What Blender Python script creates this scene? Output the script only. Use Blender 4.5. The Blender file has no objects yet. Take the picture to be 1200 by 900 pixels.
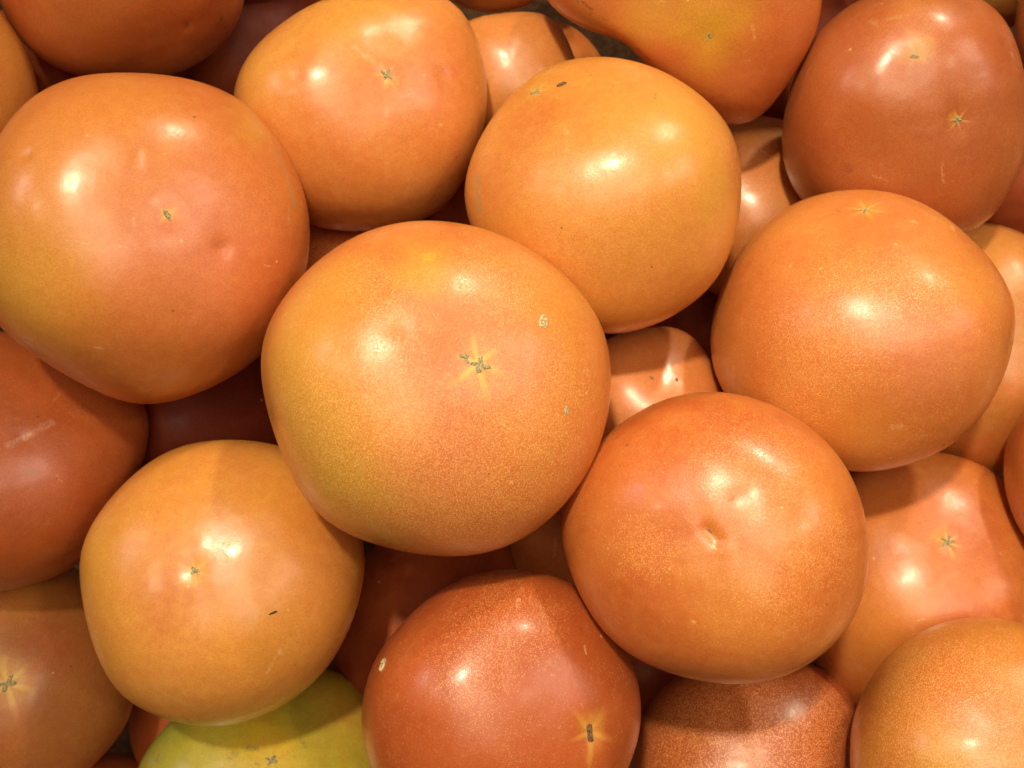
import bpy, math, random
import numpy as np
from mathutils import Vector
from mathutils.bvhtree import BVHTree

# ------------------------------------------------------------------ camera, world, lamps, exposure
SC = bpy.context.scene
COL = SC.collection
CAM_H = 0.400
HFOV = math.radians(52)
FPX = 600 / math.tan(HFOV / 2)          # focal length in photo pixels (photo 1200 x 900)
cam_d = bpy.data.cameras.new('camera'); cam = bpy.data.objects.new('camera', cam_d); COL.objects.link(cam)
cam.location = (0, 0, CAM_H)
cam_d.sensor_fit = 'HORIZONTAL'; cam_d.angle = HFOV
cam_d.clip_start = 0.01; cam_d.clip_end = 50
SC.camera = cam
cam_d.dof.use_dof = True; cam_d.dof.focus_distance = 0.236; cam_d.dof.aperture_fstop = 22

world = bpy.data.worlds.new('World'); SC.world = world; world.use_nodes = True
bg = world.node_tree.nodes['Background']
bg.inputs[0].default_value = (1.0, 0.70, 0.42, 1); bg.inputs[1].default_value = 0.05

SC.view_settings.view_transform = 'Standard'; SC.view_settings.look = 'None'
SC.view_settings.exposure = -0.07; SC.view_settings.gamma = 1.0
SC.render.engine = 'CYCLES'
SC.cycles.use_denoising = True
SC.cycles.max_bounces = 6; SC.cycles.diffuse_bounces = 4; SC.cycles.glossy_bounces = 2
SC.cycles.use_adaptive_sampling = True; SC.cycles.adaptive_threshold = 0.03
SC.cycles.sample_clamp_indirect = 4.0

TARGET = Vector((0.0, 0.0, CAM_H - 0.26))

def lamp(name, direction, dist, watts, radius, color, aim=(0.0, 0.0), cone=40, blend=0.6):
    d = bpy.data.lights.new(name, 'SPOT'); o = bpy.data.objects.new(name, d); COL.objects.link(o)
    v = Vector(direction).normalized()
    tgt = TARGET + Vector((aim[0], aim[1], 0))
    o.location = TARGET + v * dist
    o.rotation_euler = (tgt - o.location).to_track_quat('-Z', 'Y').to_euler()
    d.energy = watts; d.shadow_soft_size = radius; d.color = color
    d.spot_size = math.radians(cone); d.spot_blend = blend
    return o

def tube(name, direction, dist, watts, sx, sy, color):
    d = bpy.data.lights.new(name, 'AREA'); o = bpy.data.objects.new(name, d); COL.objects.link(o)
    v = Vector(direction).normalized()
    o.location = TARGET + v * dist
    o.rotation_euler = (-v).to_track_quat('-Z', 'Y').to_euler()
    d.shape = 'RECTANGLE'; d.size = sx; d.size_y = sy; d.energy = watts; d.color = color
    return o

WARM = (1.0, 0.82, 0.57)
lamp('spot_lamp', (-0.12, 0.46, 0.88), 1.5, 84, 0.045, WARM, aim=(0.032, 0.012), cone=17, blend=1.0)
lamp('spot_lamp', (0.40, 0.82, 0.50), 1.6, 40, 0.045, WARM, aim=(0.032, 0.012), cone=18, blend=1.0)
lamp('spot_lamp', (0.52, 0.16, 0.84), 1.7, 11, 0.050, WARM, aim=(0.05, 0.0), cone=20, blend=1.0)
lamp('spot_lamp', (-0.55, 0.22, 0.80), 1.7, 9, 0.060, WARM, aim=(0.05, 0.0), cone=20, blend=1.0)
tube('ceiling_tube', (-0.80, 0.42, 0.60), 2.2, 6.5, 0.6, 0.4, (0.98, 0.76, 0.74))
tube('ceiling_tube', (0.66, 0.28, 0.62), 2.0, 6, 0.45, 0.45, (1.0, 0.80, 0.68))
tube('overhead_fill', (0.05, 0.10, 1.0), 1.8, 12, 0.9, 0.7, (1.0, 0.78, 0.55))  # soft overhead light added to fill the shaded crevices

# ------------------------------------------------------------------ node helpers
def socket(g, name, kind, out=False):
    g.interface.new_socket(name=name, in_out='OUTPUT' if out else 'INPUT', socket_type=kind)

def build_mark_group():
    """soft capsule between A and B with radius R; wobbled edge"""
    g = bpy.data.node_groups.new('skin_mark', 'ShaderNodeTree')
    for n in ('P', 'A', 'B'): socket(g, n, 'NodeSocketVector')
    for n in ('R', 'Soft'): socket(g, n, 'NodeSocketFloat')
    socket(g, 'Fac', 'NodeSocketFloat', True)
    N, L = g.nodes, g.links
    gi = N.new('NodeGroupInput'); go = N.new('NodeGroupOutput')
    def vm(op, a, b=None):
        n = N.new('ShaderNodeVectorMath'); n.operation = op
        L.new(a, n.inputs[0])
        if b is not None: L.new(b, n.inputs[1])
        return n
    def mm(op, a, b):
        n = N.new('ShaderNodeMath'); n.operation = op
        for i, v in enumerate((a, b)):
            if isinstance(v, (int, float)): n.inputs[i].default_value = v
            else: L.new(v, n.inputs[i])
        return n
    ab = vm('SUBTRACT', gi.outputs['B'], gi.outputs['A']); pa = vm('SUBTRACT', gi.outputs['P'], gi.outputs['A'])
    d1 = vm('DOT_PRODUCT', pa.outputs[0], ab.outputs[0]); d2 = vm('DOT_PRODUCT', ab.outputs[0], ab.outputs[0])
    d3 = mm('ADD', d2.outputs['Value'], 1e-12)
    t = mm('DIVIDE', d1.outputs['Value'], d3.outputs[0]); t.use_clamp = True
    sc = N.new('ShaderNodeVectorMath'); sc.operation = 'SCALE'
    L.new(ab.outputs[0], sc.inputs[0]); L.new(t.outputs[0], sc.inputs['Scale'])
    df = vm('SUBTRACT', pa.outputs[0], sc.outputs[0]); ln = vm('LENGTH', df.outputs[0])
    q = mm('DIVIDE', ln.outputs['Value'], gi.outputs['R'])
    mr = N.new('ShaderNodeMapRange'); mr.interpolation_type = 'SMOOTHSTEP'
    lo = mm('SUBTRACT', 1.0, gi.outputs['Soft'])
    L.new(q.outputs[0], mr.inputs['Value']); L.new(lo.outputs[0], mr.inputs['From Min'])
    mr.inputs['From Max'].default_value = 1.0; mr.inputs['To Min'].default_value = 1.0; mr.inputs['To Max'].default_value = 0.0
    L.new(mr.outputs[0], go.inputs['Fac'])
    return g

def build_star_group():
    """uneven rays round a blossom end: centre C, tangent axes U and V, reach R"""
    g = bpy.data.node_groups.new('blossom_star', 'ShaderNodeTree')
    for n in ('P', 'C', 'U', 'V'): socket(g, n, 'NodeSocketVector')
    for n in ('R', 'Rays', 'Phase'): socket(g, n, 'NodeSocketFloat')
    socket(g, 'Fac', 'NodeSocketFloat', True)
    N, L = g.nodes, g.links
    gi = N.new('NodeGroupInput'); go = N.new('NodeGroupOutput')
    def vm(op, a, b=None):
        n = N.new('ShaderNodeVectorMath'); n.operation = op
        L.new(a, n.inputs[0])
        if b is not None: L.new(b, n.inputs[1])
        return n
    def mm(op, a, b=0.0):
        n = N.new('ShaderNodeMath'); n.operation = op
        for i, v in enumerate((a, b)):
            if isinstance(v, (int, float)): n.inputs[i].default_value = v
            else: L.new(v, n.inputs[i])
        return n.outputs[0]
    pc = vm('SUBTRACT', gi.outputs['P'], gi.outputs['C']).outputs[0]
    u = vm('DOT_PRODUCT', pc, gi.outputs['U']).outputs['Value']; v = vm('DOT_PRODUCT', pc, gi.outputs['V']).outputs['Value']
    r = vm('LENGTH', pc).outputs['Value']; r = mm('DIVIDE', r, gi.outputs['R'])
    ang = mm('ARCTAN2', v, u)
    nz = N.new('ShaderNodeTexNoise'); nz.noise_dimensions = '1D'; nz.inputs['Scale'].default_value = 1.1
    L.new(mm('ADD', ang, gi.outputs['Phase']), nz.inputs['W'])
    wob = mm('MULTIPLY', nz.outputs['Fac'], 2.2)
    a2 = mm('ADD', mm('MULTIPLY', ang, gi.outputs['Rays']), mm('ADD', gi.outputs['Phase'], wob))
    c = mm('ADD', mm('MULTIPLY', mm('COSINE', a2), 0.5), 0.5)
    c = mm('POWER', c, 2.2)
    nz2 = N.new('ShaderNodeTexNoise'); nz2.noise_dimensions = '1D'; nz2.inputs['Scale'].default_value = 0.9
    L.new(mm('ADD', ang, mm('MULTIPLY', gi.outputs['Phase'], 3.3)), nz2.inputs['W'])
    amp = mm('MULTIPLY', mm('MULTIPLY', c, nz2.outputs['Fac']), 1.5)
    edge = mm('ADD', amp, 0.22)
    q = mm('DIVIDE', r, edge)
    mr = N.new('ShaderNodeMapRange'); mr.interpolation_type = 'SMOOTHSTEP'
    L.new(q, mr.inputs['Value']); mr.inputs['From Min'].default_value = 0.0; mr.inputs['From Max'].default_value = 1.0
    mr.inputs['To Min'].default_value = 1.0; mr.inputs['To Max'].default_value = 0.0
    L.new(mr.outputs[0], go.inputs['Fac'])
    return g

MARK = build_mark_group(); STAR = build_star_group()

def skin_material(name, base, alt, patches, marks, stars, speck=0.5, speck_scale=3000, rough=0.36, coat=0.5,
                  seed=0, gold=(0.90, 0.50, 0.17), spot_zone=None, specks_low=0.0):
    """tomato skin. patches: (pos, radius, color, strength); marks: (a, b, r, color, strength, soft, rough)
    stars: (c, u, v, r, n, phase, color, strength)"""
    m = bpy.data.materials.new(name); m.use_nodes = True
    N, L = m.node_tree.nodes, m.node_tree.links
    bs = N['Principled BSDF']
    tc = N.new('ShaderNodeTexCoord')
    P0 = tc.outputs['Object']
    off = N.new('ShaderNodeVectorMath'); off.operation = 'ADD'; off.inputs[1].default_value = (seed * 0.37, seed * 0.11, seed * 0.73)
    L.new(P0, off.inputs[0]); PS = off.outputs[0]
    def noise(scale, detail=3, rough_=0.5, vec=PS, dist=0.0):
        n = N.new('ShaderNodeTexNoise'); n.inputs['Scale'].default_value = scale; n.inputs['Detail'].default_value = detail
        n.inputs['Roughness'].default_value = rough_; n.inputs['Distortion'].default_value = dist
        L.new(vec, n.inputs['Vector']); return n
    def rng(val, a, b, c=0.0, d=1.0, smooth=True):
        n = N.new('ShaderNodeMapRange'); n.interpolation_type = 'SMOOTHSTEP' if smooth else 'LINEAR'
        L.new(val, n.inputs['Value'])
        for k, v in zip(('From Min', 'From Max', 'To Min', 'To Max'), (a, b, c, d)): n.inputs[k].default_value = v
        return n.outputs[0]
    def mul(a, b):
        n = N.new('ShaderNodeMath'); n.operation = 'MULTIPLY'
        for i, v in enumerate((a, b)):
            if isinstance(v, (int, float)): n.inputs[i].default_value = v
            else: L.new(v, n.inputs[i])
        return n.outputs[0]
    def math2(op, a, b):
        n = N.new('ShaderNodeMath'); n.operation = op
        for i, v in enumerate((a, b)):
            if isinstance(v, (int, float)): n.inputs[i].default_value = v
            else: L.new(v, n.inputs[i])
        return n.outputs[0]
    def mix(fac, a, b, mode='MIX'):
        n = N.new('ShaderNodeMix'); n.data_type = 'RGBA'; n.blend_type = mode
        if isinstance(fac, float): n.inputs[0].default_value = fac
        else: L.new(fac, n.inputs[0])
        for i, v in ((6, a), (7, b)):
            if isinstance(v, tuple): n.inputs[i].default_value = (*v, 1)
            else: L.new(v, n.inputs[i])
        return n.outputs[2]
    # broad ripening clouds
    n1 = noise(38, 4, 0.55, dist=0.6)
    col = mix(rng(n1.outputs['Fac'], 0.35, 0.68), base, alt)
    # soft wobble for patches
    wob = noise(90, 3)
    wv = N.new('ShaderNodeVectorMath'); wv.operation = 'SUBTRACT'; L.new(wob.outputs['Color'], wv.inputs[0]); wv.inputs[1].default_value = (0.5, 0.5, 0.5)
    ws = N.new('ShaderNodeVectorMath'); ws.operation = 'SCALE'; L.new(wv.outputs[0], ws.inputs[0]); ws.inputs['Scale'].default_value = 0.016
    wa = N.new('ShaderNodeVectorMath'); wa.operation = 'ADD'; L.new(P0, wa.inputs[0]); L.new(ws.outputs[0], wa.inputs[1])
    PW = wa.outputs[0]
    for pos, r, c, s in patches:
        g = N.new('ShaderNodeGroup'); g.node_tree = MARK; L.new(PW, g.inputs['P'])
        g.inputs['A'].default_value = pos; g.inputs['B'].default_value = pos; g.inputs['R'].default_value = r; g.inputs['Soft'].default_value = 0.95
        col = mix(mul(g.outputs[0], s), col, c)
    # mottling just under the skin
    n2 = noise(420, 3, 0.6)
    col = mix(rng(n2.outputs['Fac'], 0.3, 0.75, 0.0, 0.20), col, (min(1, base[0] * 1.25), base[1] * 1.7 + 0.04, base[2] * 1.8 + 0.02))
    n3 = noise(2300, 2, 0.6)
    col = mix(rng(n3.outputs['Fac'], 0.35, 0.7, 0.0, 0.30), col, (base[0] * 0.6, base[1] * 0.42, base[2] * 0.5))
    # golden specks
    dn = noise(900, 2)
    dv = N.new('ShaderNodeVectorMath'); dv.operation = 'SCALE'; L.new(dn.outputs['Color'], dv.inputs[0]); dv.inputs['Scale'].default_value = 0.0007
    da = N.new('ShaderNodeVectorMath'); da.operation = 'ADD'; L.new(PS, da.inputs[0]); L.new(dv.outputs[0], da.inputs[1])
    vo = N.new('ShaderNodeTexVoronoi'); vo.inputs['Scale'].default_value = speck_scale; L.new(da.outputs[0], vo.inputs['Vector'])
    dot = rng(vo.outputs['Distance'], 0.20, 0.55, 1.0, 0.0)
    sepc = N.new('ShaderNodeSeparateColor'); L.new(vo.outputs['Color'], sepc.inputs[0])
    zone = rng(noise(55, 3, 0.6).outputs['Fac'], 0.36, 0.66)
    if spot_zone:
        zsum = None
        for pos, r in spot_zone:
            g = N.new('ShaderNodeGroup'); g.node_tree = MARK; L.new(PW, g.inputs['P'])
            g.inputs['A'].default_value = pos; g.inputs['B'].default_value = pos; g.inputs['R'].default_value = r; g.inputs['Soft'].default_value = 0.8
            zsum = g.outputs[0] if zsum is None else math2('MAXIMUM', zsum, g.outputs[0])
        zone = math2('ADD', mul(zsum, 0.85), mul(zone, 0.18))
    keep = rng(math2('SUBTRACT', mul(zone, 1.08), sepc.outputs[0]), -0.12, 0.12)
    sp = mul(mul(dot, keep), speck * 0.72)
    col = mix(sp, col, gold)
    # sparse single lenticels
    vo2 = N.new('ShaderNodeTexVoronoi'); vo2.inputs['Scale'].default_value = 170; L.new(PS, vo2.inputs['Vector'])
    sep2 = N.new('ShaderNodeSeparateColor'); L.new(vo2.outputs['Color'], sep2.inputs[0])
    d2 = mul(rng(vo2.outputs['Distance'], 0.035, 0.075, 1.0, 0.0), rng(sep2.outputs[0], 0.72, 0.74))
    col = mix(mul(d2, 0.7), col, (0.78, 0.5, 0.2))
    vo3 = N.new('ShaderNodeTexVoronoi'); vo3.inputs['Scale'].default_value = 120; L.new(PS, vo3.inputs['Vector'])
    sep3 = N.new('ShaderNodeSeparateColor'); L.new(vo3.outputs['Color'], sep3.inputs[0])
    d3 = mul(rng(vo3.outputs['Distance'], 0.02, 0.05, 1.0, 0.0), rng(sep3.outputs[1], 0.86, 0.88))
    col = mix(mul(d3, 0.65), col, (0.13, 0.05, 0.02))
    # stars, scratches, scars
    for c, u, v, r, n_, ph, sc_, st in stars:
        g = N.new('ShaderNodeGroup'); g.node_tree = STAR; L.new(P0, g.inputs['P'])
        g.inputs['C'].default_value = c; g.inputs['U'].default_value = u; g.inputs['V'].default_value = v
        g.inputs['R'].default_value = r * 0.9; g.inputs['Rays'].default_value = n_; g.inputs['Phase'].default_value = ph
        col = mix(mul(g.outputs[0], min(1.0, st * 1.05)), col, sc_)
    mw = noise(700, 2)
    mv = N.new('ShaderNodeVectorMath'); mv.operation = 'SUBTRACT'; L.new(mw.outputs['Color'], mv.inputs[0]); mv.inputs[1].default_value = (0.5, 0.5, 0.5)
    ms = N.new('ShaderNodeVectorMath'); ms.operation = 'SCALE'; L.new(mv.outputs[0], ms.inputs[0]); ms.inputs['Scale'].default_value = 0.0016
    ma = N.new('ShaderNodeVectorMath'); ma.operation = 'ADD'; L.new(P0, ma.inputs[0]); L.new(ms.outputs[0], ma.inputs[1])
    PM = ma.outputs[0]
    msum = None
    brk = rng(noise(1300, 3, 0.7).outputs['Fac'], 0.38, 0.60, 0.25, 1.0)
    for a, b, r, c, st in marks:
        g = N.new('ShaderNodeGroup'); g.node_tree = MARK; L.new(PM, g.inputs['P'])
        g.inputs['A'].default_value = a; g.inputs['B'].default_value = b; g.inputs['R'].default_value = r; g.inputs['Soft'].default_value = 0.7
        f = mul(mul(g.outputs[0], brk), st * (0.8 if c[0] > 0.45 else 1.0))
        col = mix(f, col, c)
        msum = f if msum is None else math2('MAXIMUM', msum, f)
    L.new(col, bs.inputs['Base Color'])
    # gloss
    rn = rng(noise(60, 4, 0.6).outputs['Fac'], 0.3, 0.7, rough - 0.05, rough + 0.09)
    if msum is not None: rn = math2('ADD', rn, mul(msum, 0.25))
    L.new(rn, bs.inputs['Roughness'])
    bs.inputs['Specular IOR Level'].default_value = 0.5 if coat > 0.2 else 0.25
    bs.inputs['Coat Weight'].default_value = coat
    L.new(rng(noise(110, 3, 0.6).outputs['Fac'], 0.3, 0.7, 0.17, 0.29), bs.inputs['Coat Roughness'])
    bs.inputs['Coat IOR'].default_value = 1.42
    bs.inputs['Subsurface Weight'].default_value = 0.30
    bs.inputs['Subsurface Radius'].default_value = (1.0, 0.28, 0.08)
    bs.inputs['Subsurface Scale'].default_value = 0.004
    # relief: slow dents, orange-peel grain, specks standing proud
    h = math2('ADD', mul(noise(75, 1).outputs['Fac'], 0.00034), mul(noise(260, 1).outputs['Fac'], 0.00006))
    h = math2('ADD', h, mul(noise(1900, 1).outputs['Fac'], 0.000011))
    h = math2('ADD', h, mul(dot, 0.000014 * speck))
    bu = N.new('ShaderNodeBump'); bu.inputs['Strength'].default_value = 1.0; bu.inputs['Distance'].default_value = 1.0
    L.new(h, bu.inputs['Height'])
    L.new(bu.outputs[0], bs.inputs['Normal']); L.new(bu.outputs[0], bs.inputs['Coat Normal'])
    return m

def rough_material(name, c1, c2, scale=1500, rough=0.8, bump=0.0002):
    m = bpy.data.materials.new(name); m.use_nodes = True
    N, L = m.node_tree.nodes, m.node_tree.links; bs = N['Principled BSDF']
    tc = N.new('ShaderNodeTexCoord'); n = N.new('ShaderNodeTexNoise'); n.inputs['Scale'].default_value = scale; n.inputs['Detail'].default_value = 4
    L.new(tc.outputs['Object'], n.inputs['Vector'])
    r = N.new('ShaderNodeValToRGB'); r.color_ramp.elements[0].position = 0.38; r.color_ramp.elements[1].position = 0.62
    r.color_ramp.elements[0].color = (*c1, 1); r.color_ramp.elements[1].color = (*c2, 1)
    L.new(n.outputs['Fac'], r.inputs[0]); L.new(r.outputs[0], bs.inputs['Base Color'])
    bs.inputs['Roughness'].default_value = rough
    b = N.new('ShaderNodeBump'); b.inputs['Distance'].default_value = bump; L.new(n.outputs['Fac'], b.inputs['Height']); L.new(b.outputs[0], bs.inputs['Normal'])
    return m

# ------------------------------------------------------------------ the setting: bottom of the crate
def build_floor():
    n, half = 60, 0.32
    xs = np.linspace(-half, half, n + 1)
    X, Y = np.meshgrid(xs, xs, indexing='ij')
    Zz = 0.0012 * np.sin(X * 900) + 0.0006 * np.sin(Y * 160 + X * 40)
    v = np.stack([X, Y, Zz], -1).reshape(-1, 3)
    f = [(i * (n + 1) + j, (i + 1) * (n + 1) + j, (i + 1) * (n + 1) + j + 1, i * (n + 1) + j + 1) for i in range(n) for j in range(n)]
    me = bpy.data.meshes.new('floor'); me.from_pydata(v.tolist(), [], f)
    me.materials.append(rough_material('cardboard', (0.09, 0.042, 0.015), (0.17, 0.085, 0.035), 420, 0.9, 0.0006))
    o = bpy.data.objects.new('floor', me); COL.objects.link(o); o['kind'] = 'structure'
    o['label'] = 'dull brown cardboard at the bottom of the tomato crate'
build_floor()

# ------------------------------------------------------------------ tomato geometry
_cs = {}
def cubesphere(n):
    if n in _cs: return _cs[n]
    t = np.tan(np.linspace(-1, 1, n + 1) * math.pi / 4)
    A, B = np.meshgrid(t, t, indexing='ij'); O = np.ones_like(A)
    faces, verts, base = [], [], 0
    for ax in range(3):
        for s in (1, -1):
            p = [None] * 3; p[ax] = O * s; p[(ax + 1) % 3] = A * s; p[(ax + 2) % 3] = B
            verts.append(np.stack(p, -1).reshape(-1, 3))
            i, j = np.meshgrid(np.arange(n), np.arange(n), indexing='ij'); k = (base + i * (n + 1) + j).ravel()
            faces.append(np.stack([k, k + n + 1, k + n + 2, k + 1], 1)); base += (n + 1) ** 2
    v = np.concatenate(verts); f = np.concatenate(faces)
    v /= np.linalg.norm(v, axis=1)[:, None]
    key = np.round(v * 1e5).astype(np.int64)
    _, idx, inv = np.unique(key, axis=0, return_index=True, return_inverse=True)
    inv = inv.reshape(-1)
    _cs[n] = (v[idx], inv[f]); return _cs[n]

def outline_radius(center, pts, rdef):
    """smooth closed outline (Fourier least squares) in pixels -> 72 samples over angle (y up)"""
    K = 7
    th = [math.atan2(center[1] - y, x - center[0]) for x, y in pts]
    rr = [math.hypot(x - center[0], y - center[1]) for x, y in pts]
    def row(a): return [1] + [q for k in range(1, K + 1) for q in (math.cos(k * a), math.sin(k * a))]
    rows = [row(a) for a in th]; rhs = list(rr)
    A = np.array(rows) if rows else np.zeros((0, 2 * K + 1)); b = np.array(rhs)
    ph = np.linspace(-math.pi, math.pi, 72, endpoint=False)
    # weak pull to the default radius everywhere, so hidden stretches close up round
    R2 = np.array([row(a) for a in ph]) * 0.12; b2 = np.full(72, rdef) * 0.12
    reg = np.diag([0.0] + [0.05 * k * k for k in range(1, K + 1) for _ in (0, 1)])
    M = np.concatenate([A, R2, reg]); bb = np.concatenate([b, b2, np.zeros(2 * K + 1)])
    c = np.linalg.lstsq(M, bb, rcond=None)[0]
    full = np.array([row(a) for a in ph]) @ c
    return ph, full

def ray_dir(px, py):
    return np.array([(px - 600) / FPX, (450 - py) / FPX, -1.0])

class Tomato: pass

def tomato_shape(key, cx, cy, r, Z, axis, pts, dents, n, seed, lobes=5, lobe=0.018, flat=0.82):
    rs = np.random.RandomState(seed)
    dirs, faces = cubesphere(n)
    c = ray_dir(cx, cy) * Z; center = c + np.array([0, 0, CAM_H])
    w = -c / np.linalg.norm(c); u = np.cross([0, 1, 0], w); u /= np.linalg.norm(u); v = np.cross(w, u)
    a = np.array(axis, float); a /= np.linalg.norm(a)
    t1 = np.cross(a, [0.31, 0.87, 0.2]); t1 /= np.linalg.norm(t1); t2 = np.cross(a, t1)
    s = dirs @ a; q = np.sqrt(np.maximum(0, 1 - s * s)); phi = np.arctan2(dirs @ t2, dirs @ t1)
    p = 2.35
    rad = (np.abs(s) ** p + q ** p) ** (-1 / p)
    ph0 = rs.rand() * 6.28
    lob = lobe * np.cos(lobes * phi + ph0 + 0.5 * np.sin(phi * 2 + ph0 * 2)) * q ** 1.5 + 0.6 * lobe * np.cos((lobes - 3) * phi + ph0 * 1.7) * q
    for k in range(5):
        d = rs.randn(3); d *= (1.6 + 1.1 * k / 2) / np.linalg.norm(d)
        lob += 0.011 / (1 + 0.4 * k) * np.sin(dirs @ d * 1.6 + rs.rand() * 6.28)
    stem = np.clip((-s - 0.72) / 0.28, 0, 1)
    rad = rad * (1 + lob) * (1 - 0.22 * stem ** 1.5) * (1 - 0.012 * np.clip((s - 0.80) / 0.20, 0, 1) ** 2 * (3 - 2 * np.clip((s - 0.80) / 0.20, 0, 1)))
    P = dirs * rad[:, None]
    P = P - np.outer(P @ a, a) * 0.16          # oblate along its own axis
    # (u, v, w) view frame; fit thickness
    P[:, 2] *= flat / max(P[:, 2].max(), 1e-6)
    rho = np.hypot(P[:, 0], P[:, 1]); thv = np.arctan2(P[:, 1], P[:, 0])
    ph, target = outline_radius((cx, cy), pts, r)
    r_m = r / FPX * Z
    base_uv = P[:, :2].copy(); ww = P[:, 2].copy(); rn = np.clip(rho / rho.max(), 0, 1)
    S = target / target.mean() * r_m / rho.max()
    def interp(Sv, ang):
        return np.interp(ang, np.append(ph, math.pi), np.append(Sv, Sv[0]))
    for it in range(7):
        mean = S.mean(); Sx = interp(S, thv)
        Se = mean + (Sx - mean) * rn ** 2
        uvm = base_uv * Se[:, None]
        W3 = center + np.outer(uvm[:, 0], u) + np.outer(uvm[:, 1], v) + np.outer(ww * mean, w)
        rel = W3 - np.array([0, 0, CAM_H])
        X = 600 + FPX * rel[:, 0] / -rel[:, 2]; Y = 450 - FPX * rel[:, 1] / -rel[:, 2]
        aa = np.arctan2(cy - Y, X - cx); R = np.hypot(X - cx, Y - cy)
        b = ((aa + math.pi) / (2 * math.pi) * 72 + 0.5).astype(int) % 72
        M = np.zeros(72); np.maximum.at(M, b, R)
        M = np.where(M <= 0, target, M)
        corr = target / M
        if it < 6:
            # smooth correction
            k = np.array([1, 2, 3, 2, 1.]); k /= k.sum()
            corr = np.convolve(np.concatenate([corr[-2:], corr, corr[:2]]), k, 'valid')
            S = S * corr
    T = Tomato(); T.center = center; T.faces = faces; T.key = key; T.Z = Z; T.pxm = Z / FPX
    T.L = W3 - center; T.u, T.v, T.w = u, v, w; T.r_m = r_m
    def bvh():
        return BVHTree.FromPolygons([tuple(x) for x in T.L], [tuple(x) for x in T.faces.tolist()])
    T.bvh = bvh()
    def hit(px, py):
        d = Vector(ray_dir(px, py)).normalized(); o = Vector((0, 0, CAM_H)) - Vector(center)
        loc, nor, _, _ = T.bvh.ray_cast(o, d)
        if loc is None:
            loc, nor, _, _ = T.bvh.find_nearest(o + d * (Z * 1.02))
        if nor.dot(d) > 0: nor = -nor
        return loc, nor
    T.hit = hit
    if dents:
        L = T.L
        for (px, py, px2, py2, rp, dp) in dents:
            A, na = hit(px, py); B, nb = hit(px2, py2)
            A = np.array(A); B = np.array(B); ab = B - A; dd = ab @ ab + 1e-14
            t = np.clip((L - A) @ ab / dd, 0, 1)
            dist = np.linalg.norm(L - A - t[:, None] * ab, axis=1)
            L = L - np.outer(np.exp(-(dist / (rp * T.pxm)) ** 2) * dp * T.pxm, np.array(na))
        T.L = L; T.bvh = bvh()
    return T

def make_mesh(name, verts, faces, mat, parent=None, loc=None, smooth=True):
    me = bpy.data.meshes.new(name)
    faces = np.asarray(faces, dtype=np.int32)
    me.vertices.add(len(verts)); me.vertices.foreach_set('co', np.asarray(verts, dtype=np.float32).ravel())
    me.loops.add(faces.size); me.loops.foreach_set('vertex_index', faces.ravel())
    me.polygons.add(len(faces)); k = faces.shape[1]
    me.polygons.foreach_set('loop_start', np.arange(len(faces), dtype=np.int32) * k)
    me.polygons.foreach_set('use_smooth', np.full(len(faces), smooth))
    me.update(calc_edges=True); me.validate()
    me.materials.append(mat)
    o = bpy.data.objects.new(name, me); COL.objects.link(o)
    if loc is not None: o.location = loc
    if parent is not None: o.parent = parent
    return o

def crust(T, parent, name, px, py, rx, ry, rot, mat, seed, rays=0, height=0.00025, label=None):
    """a small rough patch of real thickness lying in the skin: follows the surface"""
    rs = np.random.RandomState(seed)
    loc, nor = T.hit(px, py)
    n = np.array(nor); u = np.cross(n, [0.2, -0.3, 1.0]); 
    u = np.array(T.u) - n * (np.array(T.u) @ n); u /= np.linalg.norm(u); v = np.cross(n, u)
    seg, rings = 16, 4
    prof = 1 + 0.12 * rs.randn(seg)
    if rays: prof += 0.55 * np.cos(np.arange(seg) / seg * 2 * math.pi * rays + rs.rand() * 6)
    prof = np.clip(prof, 0.35, 1.9)
    vs = []
    def put(a, b, h):
        p = np.array(loc) + u * a + v * b
        q, nn, _, _ = T.bvh.find_nearest(Vector(p))
        q = np.array(q); nn = np.array(nn)
        if nn @ n < 0: nn = -nn
        vs.append(q + nn * h)
    put(0, 0, height * 0.4)
    cr, sr = math.cos(rot), math.sin(rot)
    for k in range(1, rings + 1):
        for j in range(seg):
            th = 2 * math.pi * j / seg; q = k / rings * prof[j]
            a = math.cos(th) * rx * q * T.pxm; b = math.sin(th) * ry * q * T.pxm
            h = height * (0.5 + 0.7 * rs.rand()) if k < rings else -height * 0.6
            put(a * cr - b * sr, a * sr + b * cr, h)
    fs = []
    for j in range(seg):
        fs.append((0, 1 + j, 1 + (j + 1) % seg, 0))
    for k in range(rings - 1):
        for j in range(seg):
            a = 1 + k * seg + j; b = 1 + k * seg + (j + 1) % seg
            fs.append((a, a + seg, b + seg, b))
    me = bpy.data.meshes.new(name)
    me.from_pydata([tuple(x) for x in vs], [], [f[:3] if f[3] == 0 and f[0] == 0 else f for f in fs])
    me.materials.append(mat)
    for pl in me.polygons: pl.use_smooth = True
    o = bpy.data.objects.new(name, me); COL.objects.link(o); o.parent = parent
    if label: o['label'] = label
    return o

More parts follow.
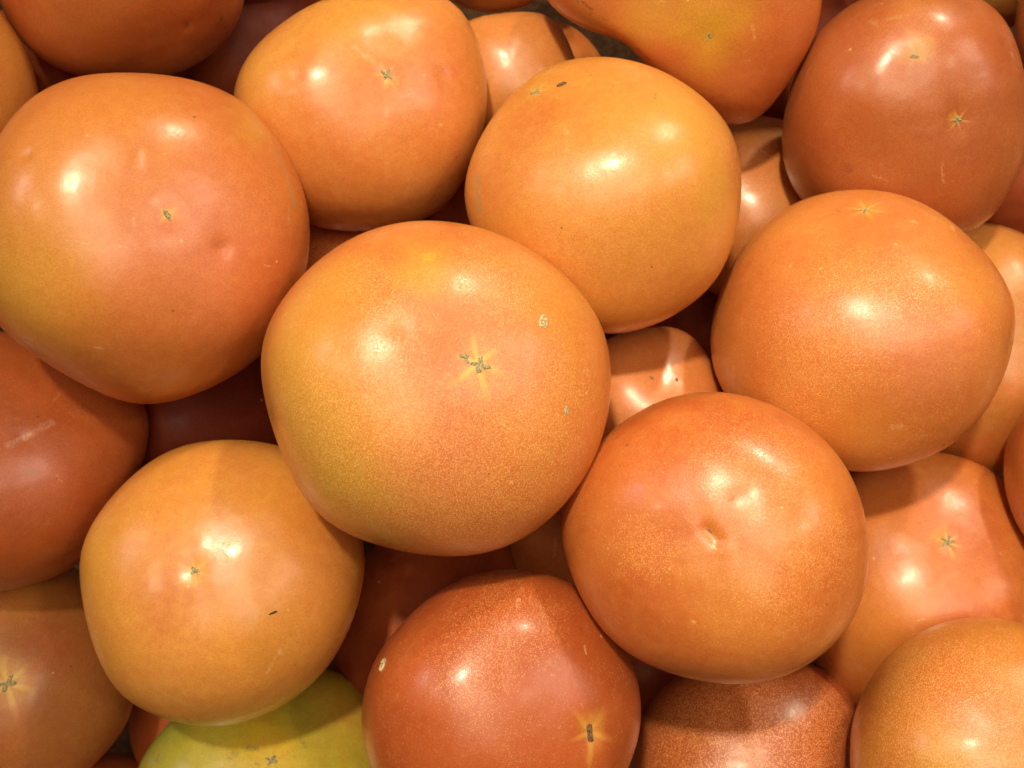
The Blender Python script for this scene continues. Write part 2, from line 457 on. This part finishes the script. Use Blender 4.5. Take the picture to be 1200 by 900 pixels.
# ------------------------------------------------------------------ colours (skin colours)
OR = (0.63, 0.200, 0.042); ORL = (0.66, 0.255, 0.055); YE = (0.65, 0.36, 0.045); YO = (0.66, 0.285, 0.045)
RO = (0.54, 0.130, 0.026); RE = (0.41, 0.085, 0.018); PK = (0.62, 0.20, 0.115); GR = (0.34, 0.37, 0.04); DR = (0.19, 0.024, 0.008)  # DR: dark red, lowered further to paint in the shade of the gaps
GOLD = (0.80, 0.45, 0.15); STARC = (0.74, 0.50, 0.09)
M_scar = rough_material('scar_cork', (0.17, 0.13, 0.05), (0.48, 0.41, 0.22), 2600, 0.85, 0.0002)
M_scar_dark = rough_material('scar_dark', (0.07, 0.03, 0.012), (0.24, 0.13, 0.05), 2600, 0.85, 0.0002)
M_pale = rough_material('pale_crust', (0.30, 0.20, 0.07), (0.72, 0.60, 0.34), 2200, 0.8, 0.0002)
M_tan = rough_material('tan_scab', (0.22, 0.08, 0.03), (0.42, 0.18, 0.07), 2400, 0.7, 0.0001)
M_dirt = rough_material('dark_crumb', (0.03, 0.012, 0.008), (0.10, 0.04, 0.02), 2600, 0.8, 0.0002)

# marks: (x1,y1,x2,y2,radius px,color,strength);  patches: (x,y,radius px,color,strength)
PALE = (0.75, 0.48, 0.20); TAN = (0.50, 0.24, 0.08); DK = (0.14, 0.05, 0.02); GREY = (0.38, 0.27, 0.12)
T = {}
def tom(key, label, cx, cy, r, Z, axis, base, alt, pts=(), patches=(), marks=(), stars=(), crusts=(), dents=(), speck=0.45,
        zones=None, n=56, rough=0.37, coat=0.55, lobes=5, lobe=0.018, flat=0.82, sscale=3000, group=True):
    if Z > 0.3125 and key != 'W': speck, coat, rough = 0.04, 0.05, 0.5
    seed = sum(ord(ch) * (i * 7 + 3) for i, ch in enumerate(key))
    t = tomato_shape(key, cx, cy, r, Z, axis, list(pts), list(dents), n, seed, lobes, lobe, flat)
    def H(x, y): return tuple(t.hit(x, y)[0])
    pt = [(H(x, y), rr * t.pxm, c, s) for x, y, rr, c, s in patches]
    mk = [(H(a, b), H(c, d), rr * t.pxm, col, s) for a, b, c, d, rr, col, s in marks]
    st = []
    for x, y, rr, nn, ph, col, s in stars:
        pt.append((H(x, y), rr * 0.75 * t.pxm, (.66, .40, .06), .5))
        loc, nor = t.hit(x, y); nor = np.array(nor)
        u = np.array(t.u) - nor * (np.array(t.u) @ nor); u /= np.linalg.norm(u); v = np.cross(nor, u)
        st.append((tuple(loc), tuple(u), tuple(v), rr * t.pxm, nn, ph, col, s))
    zn = [(H(x, y), rr * t.pxm) for x, y, rr in zones] if zones else None
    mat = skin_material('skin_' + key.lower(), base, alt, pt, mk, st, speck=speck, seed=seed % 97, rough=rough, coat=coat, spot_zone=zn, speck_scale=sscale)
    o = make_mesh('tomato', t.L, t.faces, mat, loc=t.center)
    o['label'] = label; o['category'] = 'tomato'
    if group: o['group'] = 'tomatoes heaped in the crate'
    for i, c in enumerate(crusts):
        name, x, y, rx, ry, rot, m, rays, hh = c[:9]
        crust(t, o, name, x, y, rx, ry, rot, m, seed + i, rays, hh, c[9] if len(c) > 9 else None)
    T[key] = t
    return o

# ------------------------------------------------------------------ upper layer
tom('D', 'largest tomato in the middle, orange with a yellow left side and starry scar', 510, 455, 202, 0.2418, (.25, .15, .95), OR, ORL,
    pts=[(400,283),(433,270),(467,262),(510,258),(550,263),(593,280),(633,298),(660,320),(680,340),(703,377),(713,410),(717,450),(713,487),(705,513),(690,548),(672,580),(650,603),(613,630),(577,647),(540,652),(500,651),(460,643),(423,632),(400,622),(367,597),(343,560),(320,500),(307,457),(303,433),(307,407),(320,370),(343,333),(380,302)],
    patches=[(345,440,150,YE,.8),(395,560,110,(.56,.33,.03),.85),(500,310,60,YE,.8),(554,425,26,(.55,.36,.05),.55),(560,430,110,PK,.45),(530,540,90,PK,.35),(660,350,90,YO,.6),(590,600,110,RO,.5),(380,330,70,YE,.5)],
    marks=[(578,494,598,502,1.6,PALE,.7),(470,455,476,475,2.2,PALE,.5),(655,415,680,462,1.5,PALE,.35),(663,480,666,486,3.5,TAN,.6),(497,300,505,303,3,(.35,.3,.03),.8),(683,436,690,434,3,PALE,.5),
           (500,301,505,301,9,(.62,.42,.03),.6),(624,556,626,558,4,TAN,.7),(612,400,609,470,6,PK,.35)],
    stars=[(560,426,46,6,0.9,STARC,.85)],
    crusts=[('blossom_scar',562,428,10,7,-.3,M_scar,4,.0003),('blossom_scar',545,419,6,4,-.7,M_scar,3,.0002),('scab',637,377,7,9.5,-.3,M_pale,0,.00025),('scab',664,481,4,5,0,M_pale,0,.0002)],
    dents=[(560,426,560,426,22,2.5),(470,385,470,385,12,1.2),(612,400,607,470,12,.3)], n=96, speck=.95, zones=[(450,540,170),(610,470,120),(560,600,150),(590,330,80),(440,340,60)], lobe=.010, sscale=3300)

tom('A', 'big smooth orange tomato at upper left with a small round dimple right of its scar', 165, 282, 192, 0.2551, (.16, .16, .97), OR, (.58,.165,.036),
    pts=[(0,157),(43,108),(83,90),(133,85),(213,90),(267,108),(317,150),(350,207),(363,260),(362,300),(353,340),(335,380),(303,420),(260,447),(220,465),(180,474),(140,470),(110,458),(67,433),(27,405),(0,388),(-22,350),(-34,280),(-26,210)],
    patches=[(10,330,150,YE,.75),(60,200,120,YO,.6),(240,290,150,PK,.55),(150,130,110,YO,.45),(300,150,60,YE,.45),(180,430,120,(.48,.15,.03),.5),(320,330,80,RO,.6)],
    marks=[(78,282,150,290,1.4,PALE,.6),(163,178,158,195,3,PALE,.2),(157,255,158,265,2,PALE,.6),(325,180,345,240,7,GREY,.6),(338,245,339,262,3,PALE,.35),(228,137,228,138,2.4,DK,.8),
           (112,408,118,408,3,PALE,.6),(148,455,152,456,3,DK,.4),(215,455,230,430,3,TAN,.3),(255,288,264,292,7,RE,.35),(310,311,318,312,1.3,PALE,.6),(190,180,193,181,1.5,PALE,.5)],
    stars=[(196,252,20,4,2.1,STARC,.45)],
    crusts=[('blossom_scar',196,252,7,3.2,-.9,M_scar,0,.0002)],
    dents=[(261,290,261,290,9,3.5),(261,290,261,290,30,2),(196,252,196,252,18,1.5),(30,183,32,181,6,1.6),(162,180,159,192,6,1)], n=96, speck=.25, zones=[(310,230,60),(60,280,90)], lobe=.012)

tom('C', 'golden orange tomato above the middle with two brown specks near its top', 707, 230, 161, 0.2632, (-.31, .81, .5), ORL, YO,
    pts=[(547,257),(545,227),(550,193),(570,147),(600,110),(633,83),(673,68),(710,67),(760,77),(800,95),(833,123),(857,153),(868,187),(869,227),(863,267),(850,310),(830,340),(800,362),(760,383),(720,392),(690,388),(650,372),(580,310)],
    patches=[(800,140,110,YE,.5),(700,300,150,YO,.55),(620,140,70,RO,.55),(590,200,60,RO,.35),(840,230,60,YE,.5),(780,340,80,RO,.35),(630,107,40,YO,.5)],
    marks=[(560,208,562,245,9,GREY,.75),(662,154,664,156,4,PALE,.6),(663,174,665,176,3,PALE,.5),(692,87,692,88,2,DK,.6),(752,112,758,118,3.5,TAN,.6),(768,109,766,116,2,DK,.5),(687,122,688,122,1.8,DK,.6),(857,283,858,284,3,PALE,.9),(642,110,660,118,1.4,PALE,.5)],
    stars=[(629,107,26,5,.3,STARC,.6)],
    crusts=[('blossom_scar',658,99,7,3.5,.15,M_scar_dark,0,.00025),('blossom_scar',628,108,6,4.5,.2,M_scar,3,.0002)],
    dents=[(700,180,700,180,60,-1.5),(752,114,752,114,8,1)], n=96, speck=.5, zones=[(680,250,110),(640,180,60),(760,200,60)])

tom('B', 'orange tomato at the top left of centre with a creased scar between its two shines', 422, 128, 148, 0.2804, (.22, .27, .93), ORL, OR,
    pts=[(380,0),(333,25),(297,57),(277,93),(273,120),(280,160),(305,210),(340,250),(367,263),(400,272),(450,267),(507,253),(533,227),(557,180),(570,133),(571,93),(560,47),(547,17),(527,0),(450,-16)],
    patches=[(400,10,100,YE,.65),(300,80,80,YE,.5),(480,100,80,PK,.4),(400,240,120,RO,.4),(540,100,60,RO,.35)],
    marks=[(415,55,437,72,5,PALE,.5),(440,28,455,20,1.3,PALE,.5),(516,145,517,146,3,PALE,.7),(440,35,452,30,1.2,PALE,.4),(497,30,500,36,2,TAN,.5),(465,115,482,110,2,PALE,.3),(340,86,342,92,4,PALE,.4),(420,150,422,152,1.6,PALE,.5)],
    stars=[(453,87,22,5,1,STARC,.5)],
    crusts=[('blossom_scar',453,88,6,6,0,M_scar,4,.0002)],
    dents=[(453,87,453,87,12,2.5),(450,56,450,56,26,1.2),(520,88,520,88,10,1.5),(340,88,340,88,9,1.5),(340,58,345,54,7,1.2)], n=96, speck=.25)

tom('E', 'orange tomato at right of centre with a green-eyed yellow star on its upper rim', 1011, 387, 175, 0.2654, (0, .81, .58), OR, ORL,
    pts=[(850,327),(863,300),(890,270),(923,242),(960,228),(1000,223),(1040,225),(1083,240),(1120,263),(1153,297),(1180,327),(1188,357),(1189,393),(1180,433),(1160,473),(1137,503),(1100,530),(1060,545),(1027,552),(1000,552),(950,540),(890,505),(860,480),(843,450),(833,413),(832,385),(837,363)],
    patches=[(1060,500,110,RO,.4),(880,320,90,RO,.35),(1080,420,100,PK,.45),(1150,330,60,YO,.6),(980,500,120,YO,.4),(930,470,80,YO,.3),(1010,245,50,RO,.3)],
    marks=[(1116,264,1117,270,3,PALE,.7),(1066,259,1074,261,2,PALE,.8),(981,247,983,248,2,DK,.6),(1045,500,1055,500,5,PALE,.5),(1120,450,1124,456,2,PALE,.4),(1036,412,1038,414,2,DK,.4),(1060,268,1075,300,1.2,PALE,.25)],
    stars=[(1014,246,36,6,.4,STARC,.55)],
    crusts=[('blossom_scar',1014,247,5.5,3.5,0,M_scar,4,.0002)],
    dents=[(1014,246,1014,246,14,1.5)], n=96, speck=.9, zones=[(960,400,100),(930,470,60),(1000,330,80),(1090,340,50)], sscale=3100)

tom('F', 'glossy orange tomato right below the middle with a small creased dimple at its centre', 839, 630, 179, 0.2457, (-.02, 0, 1), OR, RO,
    pts=[(800,463),(840,459),(887,468),(927,487),(963,513),(990,543),(1010,593),(1019,643),(1017,683),(1000,723),(980,753),(950,778),(917,793),(873,802),(840,801),(797,792),(750,773),(710,743),(687,710),(667,667),(658,630),(657,600),(667,567),(687,537),(710,510),(747,483)],
    patches=[(860,690,110,YO,.6),(740,560,110,RO,.5),(700,680,80,RO,.3),(960,600,60,YO,.4),(860,500,60,RO,.45),(800,770,90,RO,.55)],
    marks=[(853,588,860,582,2.5,RE,.6),(895,573,885,570,2,RE,.3),(812,728,814,729,2.4,PALE,.8),(800,641,802,642,2.4,DK,.5),(726,660,728,661,2,PALE,.5),(1003,640,1004,646,1.5,PALE,.4),(870,797,880,797,3,PALE,.4),(712,730,718,738,3,PALE,.4)],
    crusts=[('blossom_scar',832,622,4.5,1.6,-.6,M_tan,0,.0001)],
    dents=[(828,621,840,633,7,3.0),(850,641,850,641,9,-1.0),(836,628,836,628,40,1.5),(862,583,878,577,7,1.0)], n=96, speck=.7, zones=[(890,540,90),(950,640,60),(760,640,60),(900,690,60)])

tom('G', 'yellow-orange tomato at lower left with a wet-looking scar and a tiny dark crumb', 262, 683, 166, 0.266, (-.2, .09, .97), YO, ORL,
    pts=[(117,600),(133,580),(167,547),(207,525),(260,515),(300,517),(335,524),(375,547),(408,590),(428,640),(428,673),(417,713),(400,757),(363,803),(327,830),(287,847),(247,852),(200,845),(157,827),(127,797),(110,760),(97,707),(93,667),(97,633)],
    patches=[(110,660,80,YE,.5),(200,690,80,RO,.55),(290,760,110,YO,.5),(210,540,60,YO,.4),(380,610,90,RO,.3),(220,820,80,(.52,.22,.05),.4)],
    marks=[(312,790,328,762,2.2,PALE,.75),(290,797,304,798,1.6,PALE,.3),(328,762,329,764,4.5,PALE,.7),(208,795,225,825,2,PALE,.3),(183,806,225,828,4,PALE,.25),(229,564,231,565,3,PALE,.7),(203,685,235,676,1.3,PALE,.4)],
    stars=[(228,669,30,6,1.4,STARC,.5)],
    crusts=[('blossom_scar',228,669,5,4,0,M_scar,3,.00015),('crumb',320,718,5.5,1.1,.35,M_dirt,0,.0004,'tiny dark crumb stuck to the skin')],
    dents=[(226,668,226,668,12,2.0),(330,690,330,690,30,1)], n=96, speck=.25, lobes=6, lobe=.010)

tom('H', 'reddest tomato at the bottom centre with rayed star scar and a pale husk', 587, 825, 162, 0.257, (.25, -.10, .96), RE, (.47,.105,.022),
    pts=[(425,835),(424,817),(437,777),(463,740),(497,707),(540,678),(580,669),(627,669),(663,680),(700,708),(740,773),(750,813),(752,840),(743,883),(715,935),(660,975),(587,988),(510,972),(450,930),(428,890)],
    patches=[(660,760,80,RE,.5),(480,780,80,RO,.5),(700,860,60,RO,.4),(540,900,80,RO,.4)],
    marks=[(665,770,685,840,1.8,(.6,.28,.06),.5),(692,790,692,850,2.2,(.6,.28,.06),.4),(693,880,690,900,3,(.6,.28,.06),.6),(685,758,686,765,3,PALE,.8),(647,791,649,792,2.6,PALE,.8),(606,710,608,702,2.5,PALE,.6),(640,775,655,785,3,TAN,.6),(594,740,593,810,5,PK,.35),(611,690,612,691,2,PALE,.8)],
    stars=[(691,858,44,5,.6,(.66,.36,.07),.6)],
    crusts=[('blossom_scar',691,859,4.5,12,.12,M_scar_dark,0,.0003),('husk',449,779,4.5,8.5,-.5,M_pale,0,.0006,'pale dry husk stuck to the skin')],
    dents=[(691,858,691,858,16,3),(594,740,592,812,12,.35)], n=96, lobe=.008, speck=.62, zones=[(590,730,85),(560,780,60),(640,730,45)], sscale=3100)

tom('I', 'red tomato at the upper right with two small star scars and pale scratches', 1060, 125, 147, 0.2815, (.42, -.1, .9), (.40,.10,.025), (.46,.13,.03),
    pts=[(1010,0),(967,30),(940,70),(920,127),(914,157),(920,197),(933,230),(970,258),(1040,275),(1100,280),(1140,272),(1167,250),(1187,220),(1200,190),(1206,140),(1198,73),(1190,47),(1177,20),(1153,0),(1090,-17),(1040,-13)],
    patches=[(960,150,90,RO,.6),(1070,50,70,RO,.7),(1130,230,80,RO,.6),(1150,60,60,RO,.5),(1080,10,50,YO,.35)],
    marks=[(1103,190,1106,215,1.8,PALE,.5),(1022,205,1040,212,1.5,PALE,.6),(944,90,948,80,3,PALE,.6),(1020,25,1027,28,5,TAN,.7),(1040,22,1065,18,4,(.5,.28,.08),.6),(1055,65,1090,66,3,(.5,.3,.1),.7),(1072,45,1076,60,4,(.5,.3,.1),.7),(1024,6,1035,4,1.5,PALE,.5),(1186,62,1187,68,2.5,PALE,.5),(990,195,994,198,8,DR,.4)],
    stars=[(1122,141,20,6,.2,(.66,.36,.08),.8),(1072,62,34,5,2,(.52,.30,.08),.5)],
    crusts=[('blossom_scar',1122,141,4.5,3.5,.3,M_scar,4,.0002),('scab',1072,66,5,2.5,0,M_scar,0,.00015)],
    dents=[(1122,141,1122,141,18,2.5),(1070,70,1070,40,25,2)], n=96, speck=.2, rough=.42)

tom('J', 'orange tomato at the top edge with yellow patch and black scuffs', 800, 0, 165, 0.2797, (.2, -.26, .94), RO, OR,
    pts=[(634,0),(646,12),(660,25),(680,33),(700,41),(716,46),(736,51),(746,60),(762,78),(785,103),(815,130),(857,151),(887,137),(923,97),(943,67),(960,27),(963,0),(955,-60),(900,-130),(800,-155),(700,-130),(645,-70)],
    patches=[(838,30,75,(.62,.34,.02),1.0),(765,5,60,(.60,.32,.03),.8),(730,30,60,YO,.4),(690,20,40,(.42,.2,.04),.5),(900,60,70,RO,.5),(840,130,60,RE,.4)],
    marks=[(683,3,694,11,2.4,DK,.8),(694,11,692,18,2,DK,.6),(703,20,715,25,1.6,DK,.5),(748,57,760,70,1.8,DK,.6),(882,30,884,45,2.5,PALE,.5),(768,3,780,2,1.5,PALE,.6),(868,70,880,72,2,PALE,.3),(675,1,677,3,2.4,DK,.7)],
    crusts=[('blossom_scar',831,43,2.2,5,-.35,M_scar,3,.0001)],
    dents=[(831,43,831,43,14,1.5),(890,5,890,5,25,1.5)], n=96, speck=.15, rough=.42)

tom('K', 'red-orange tomato cut by the top left corner with two dark pits near its rim', 140, -40, 145, 0.2825, (.5, -.6, .6), RO, OR,
    pts=[(2,10),(20,42),(37,60),(60,77),(83,87),(130,93),(180,92),(213,87),(253,57),(280,27),(287,0),(285,-40),(250,-130),(140,-180),(20,-130),(-6,-50)],
    patches=[(110,30,70,OR,.5),(260,40,60,DR,.5),(30,50,70,RE,.5)],
    marks=[(260,21,260,22,5,(.12,.07,.02),.8),(219,29,219,31,4.5,(.16,.07,.02),.7),(186,20,187,28,3,TAN,.4)],
    dents=[(219,30,219,30,7,2)], n=72, speck=.15, rough=.42)
tom('L', 'amber tomato peeking in at the left edge near the top corner', -90, 100, 138, 0.2674, (.3, .3, .9), OR, YO,
    pts=[(0,13),(20,43),(37,73),(45,107),(46,130),(30,180),(-90,240)], patches=[(20,70,60,YO,.5)], n=64, speck=.2)
tom('M', 'brick red tomato at the left edge with a whitish scuff on its shine', 0, 542, 165, 0.2811, (.1, .3, .9), RE, RO,
    pts=[(0,388),(60,400),(110,415),(150,445),(173,477),(176,507),(170,540),(143,590),(113,640),(90,660),(60,677),(20,690),(0,693),(-80,680),(-165,560),(-150,450),(-80,400)],
    patches=[(40,440,70,RO,.6),(40,560,70,PK,.3),(100,600,90,RE,.5),(30,660,60,RO,.3)],
    marks=[(10,522,60,495,6,(.62,.38,.26),.55),(22,515,35,510,4,(.7,.5,.35),.5),(62,470,70,462,2,(.7,.3,.06),.6),(32,553,46,556,4,(.42,.2,.07),.7),(66,556,72,565,1.6,PALE,.7),(35,572,38,574,2,TAN,.6)],
    dents=[(28,512,28,512,9,1.8)], n=80, speck=.2, rough=.44)
tom('N', 'brownish orange tomato in the bottom left corner with a yellow-rayed scar', 5, 795, 150, 0.3025, (0, -.03, 1), (.46,.16,.035), (.44,.12,.03),
    pts=[(95,668),(130,710),(150,760),(158,800),(156,832),(140,863),(107,898),(60,935),(0,948),(-100,900),(-145,800),(-100,690),(0,650)],
    patches=[(30,690,60,YO,.6),(60,760,50,RE,.5),(60,850,90,(.42,.15,.03),.5)],
    marks=[(6,770,8,795,4,STARC,.6)],
    stars=[(8,801,46,6,.9,STARC,.6)],
    crusts=[('blossom_scar',9,801,9,6,.4,M_scar,4,.0003)],
    dents=[(8,801,8,801,20,2.5)], n=80, speck=.2, rough=.42)
tom('O', 'greenish yellow unripe tomato at the bottom edge with dark freckles and a grey scar', 310, 930, 154, 0.2956, (.05, .26, .96), (.54,.41,.030), (.40,.36,.035),
    pts=[(160,900),(173,877),(200,847),(240,810),(300,785),(345,776),(393,787),(423,800),(452,850),(465,930),(430,1020),(310,1084),(190,1020),(156,940)],
    patches=[(185,865,75,(.25,.32,.04),.95),(215,900,50,GR,.7),(250,860,35,GR,.6),(365,862,30,GR,.4),(325,882,60,(.70,.48,.03),.95),(410,840,70,YO,.5)],
    marks=[(175,888,181,896,3,(.45,.42,.25),.7),(186,885,183,893,3,(.2,.16,.05),.7),(291,877,300,878,5,(.2,.18,.04),.55),(273,883,277,885,4,(.2,.18,.04),.55),(354,868,357,875,4,(.2,.2,.05),.5),(345,885,346,886,3,(.2,.18,.04),.5),
           (300,893,302,894,3,(.2,.18,.04),.6),(268,888,270,889,3,(.2,.18,.04),.5),(385,822,388,823,3,(.25,.2,.04),.4),(240,870,262,868,2,PALE,.25)],
    stars=[(318,890,46,6,1.2,(.68,.50,.05),.8)],
    crusts=[('blossom_scar',318,891,6,5,0,M_scar,4,.0002)], n=80, speck=.2)
tom('S', 'amber tomato in the bottom right corner densely flecked with gold', 1150, 880, 153, 0.256, (.2, .1, .95), OR, YO,
    pts=[(995,900),(997,867),(1010,813),(1033,777),(1067,747),(1107,728),(1150,724),(1200,730),(1260,770),(1300,860),(1290,950),(1200,1030),(1080,1010),(1010,950)],
    patches=[(1100,890,60,YE,.6),(1020,830,70,RO,.5),(1180,760,80,YO,.4)], marks=[(1080,732,1090,728,2,PALE,.6)],
    n=88, speck=1.0, zones=[(1130,840,150),(1100,780,90)], sscale=3100)
tom('R', 'red-brown tomato at the bottom edge covered in fine gold flecks', 873, 905, 133, 0.2937, (.1, .1, .98), RE, (.46,.10,.03),
    pts=[(740,893),(753,840),(770,813),(797,790),(830,776),(880,768),(925,770),(953,778),(977,790),(1000,815),(1008,860),(1000,930),(960,1000),(873,1040),(780,1000)],
    marks=[(905,885,925,880,1.5,DK,.4)], n=88, speck=1.0, zones=[(860,860,160),(960,860,90)], sscale=3100)
tom('T', 'orange tomato behind the glossy dimpled one at right with a small green star scar', 1075, 675, 146, 0.299, (.24, .27, .93), OR, RO,
    pts=[(1060,530),(1107,530),(1137,540),(1167,553),(1190,580),(1218,640),(1222,700),(1190,770),(1130,830),(1060,842),(990,828),(940,740),(935,640),(1000,550)],
    patches=[(1040,760,90,YO,.5),(1120,620,60,PK,.35),(1180,680,70,RO,.5)],
    marks=[(1075,728,1083,726,1.8,PALE,.8),(1046,666,1050,668,1.5,DK,.4),(1172,648,1173,649,2,PALE,.7)],
    stars=[(1111,636,24,6,.5,STARC,.7)], crusts=[('blossom_scar',1111,635,7,6,.5,M_scar,5,.00025)],
    dents=[(1111,636,1111,636,14,2)], n=88, speck=.15)
tom('U', 'red-orange tomato just entering at the right edge above the lower corner', 1300, 555, 125, 0.2687, (-.4, .2, .9), RO, OR,
    pts=[(1200,482),(1183,505),(1177,540),(1178,575),(1186,602),(1200,628),(1240,665),(1300,680),(1420,555),(1300,430),(1240,450)], n=56, speck=.2)

# ------------------------------------------------------------------ lower layer seen through the gaps
tom('V', 'tan-orange tomato behind the star-rimmed one at the right edge', 1165, 411, 153, 0.3125, (.5, .2, .8), (.55,.22,.05), OR,
    pts=[(1140,262),(1160,260),(1180,265),(1200,275),(1260,320),(1310,400),(1180,564)], n=56, speck=.15, patches=[(1180,300,60,YO,.6)])
tom('W', 'pale tan tomato in the gap left of the red two-scarred one at upper right', 885, 245, 110, 0.3215, (.3, .6, .7), (.58,.19,.045), (.60,.22,.05),
    pts=[(860,140),(885,135),(915,140)], n=56, speck=.35, marks=[(893,176,897,180,2,PALE,.8),(912,155,912,165,5,(.4,.3,.05),.5)])
tom('X', 'small orange tomato in the gap right of the middle with two tiny tan specks', 762, 476, 95, 0.290, (.3, .5, .8), (.66,.225,.06), (.66,.20,.05),
    pts=[(710,398),(730,390),(750,386),(773,382),(800,387),(820,403),(833,423),(843,453),(850,480)],
    crusts=[('scab',764,443,2.4,2.4,0,M_tan,0,.0001),('scab',793,445,2.2,3.0,.3,M_tan,0,.0001)], n=72, speck=.15, marks=[(775,423,777,424,1.6,DK,.6),(808,405,810,407,2,PALE,.5)])
tom('Y', 'tan tomato at the top, lit in the gap between the two topmost orange ones', 602, 96, 82, 0.3049, (0, .3, .9), (.60,.23,.055), (.62,.22,.045),
    pts=[(530,40),(550,23),(573,17),(607,14),(640,17),(655,30),(667,50),(675,75)], n=64, speck=.25, marks=[(575,92,578,88,2,DK,.4)])
tom('Z', 'orange tomato showing a thin curved sliver beside the cardboard gap near the top', 622, 118, 95, 0.3442, (.4, .3, .8), OR, RO,
    pts=[(660,26),(672,32),(683,40),(696,54),(704,66),(712,84)], n=48)
tom('AA', 'brown-orange tomato at the top edge above the lit tan one', 577, -72, 84, 0.31, (0, .3, .9), (.5,.19,.05), OR, pts=[(533,3),(550,12),(577,14),(600,12),(617,7)], n=48)
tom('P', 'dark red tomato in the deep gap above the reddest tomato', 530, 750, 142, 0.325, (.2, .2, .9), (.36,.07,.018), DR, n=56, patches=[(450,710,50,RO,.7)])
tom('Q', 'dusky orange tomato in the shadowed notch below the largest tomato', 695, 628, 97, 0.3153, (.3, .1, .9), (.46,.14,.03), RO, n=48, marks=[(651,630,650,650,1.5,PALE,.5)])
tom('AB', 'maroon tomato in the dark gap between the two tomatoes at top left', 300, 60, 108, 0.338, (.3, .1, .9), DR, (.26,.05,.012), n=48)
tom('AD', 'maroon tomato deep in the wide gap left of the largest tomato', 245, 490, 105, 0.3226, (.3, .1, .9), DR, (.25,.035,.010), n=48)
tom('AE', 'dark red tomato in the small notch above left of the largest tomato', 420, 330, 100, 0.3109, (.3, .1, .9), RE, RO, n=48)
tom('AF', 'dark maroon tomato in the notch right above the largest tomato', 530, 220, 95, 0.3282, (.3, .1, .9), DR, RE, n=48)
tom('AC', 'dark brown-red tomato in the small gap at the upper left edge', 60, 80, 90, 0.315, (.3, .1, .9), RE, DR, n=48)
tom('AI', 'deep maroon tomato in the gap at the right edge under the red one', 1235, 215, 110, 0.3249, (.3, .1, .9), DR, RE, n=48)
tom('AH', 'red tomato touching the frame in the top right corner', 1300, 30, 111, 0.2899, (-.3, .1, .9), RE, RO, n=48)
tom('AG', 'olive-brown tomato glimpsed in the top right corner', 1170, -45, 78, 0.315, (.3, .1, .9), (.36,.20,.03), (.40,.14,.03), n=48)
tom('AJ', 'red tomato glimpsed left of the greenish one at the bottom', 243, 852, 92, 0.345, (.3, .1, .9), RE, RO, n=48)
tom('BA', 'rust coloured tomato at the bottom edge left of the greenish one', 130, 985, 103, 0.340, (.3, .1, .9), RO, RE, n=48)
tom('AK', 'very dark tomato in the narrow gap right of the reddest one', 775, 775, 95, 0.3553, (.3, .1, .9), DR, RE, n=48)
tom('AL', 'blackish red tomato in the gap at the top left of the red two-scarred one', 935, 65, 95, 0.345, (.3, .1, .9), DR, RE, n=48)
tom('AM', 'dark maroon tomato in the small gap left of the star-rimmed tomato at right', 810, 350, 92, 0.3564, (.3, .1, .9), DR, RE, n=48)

# ------------------------------------------------------------------ neighbours of the heap that lie outside the picture and shade its edges
for i, (x, y, r, z) in enumerate([(300,-150,140,.300), (655,-210,120,.300), (985,-190,150,.290), (1330,-150,150,.290), (-150,-120,160,.300),
                                  (-200,320,150,.285), (-215,800,150,.310), (1390,260,140,.300), (1400,800,150,.290), (150,1130,150,.310), (480,1110,130,.300), (1000,1160,150,.300)]):
    tom('Z%d' % i, 'orange tomato of the heap lying just outside the picture', x, y, r, z, (.2, .3, .9), OR, RO, n=32, speck=.04)
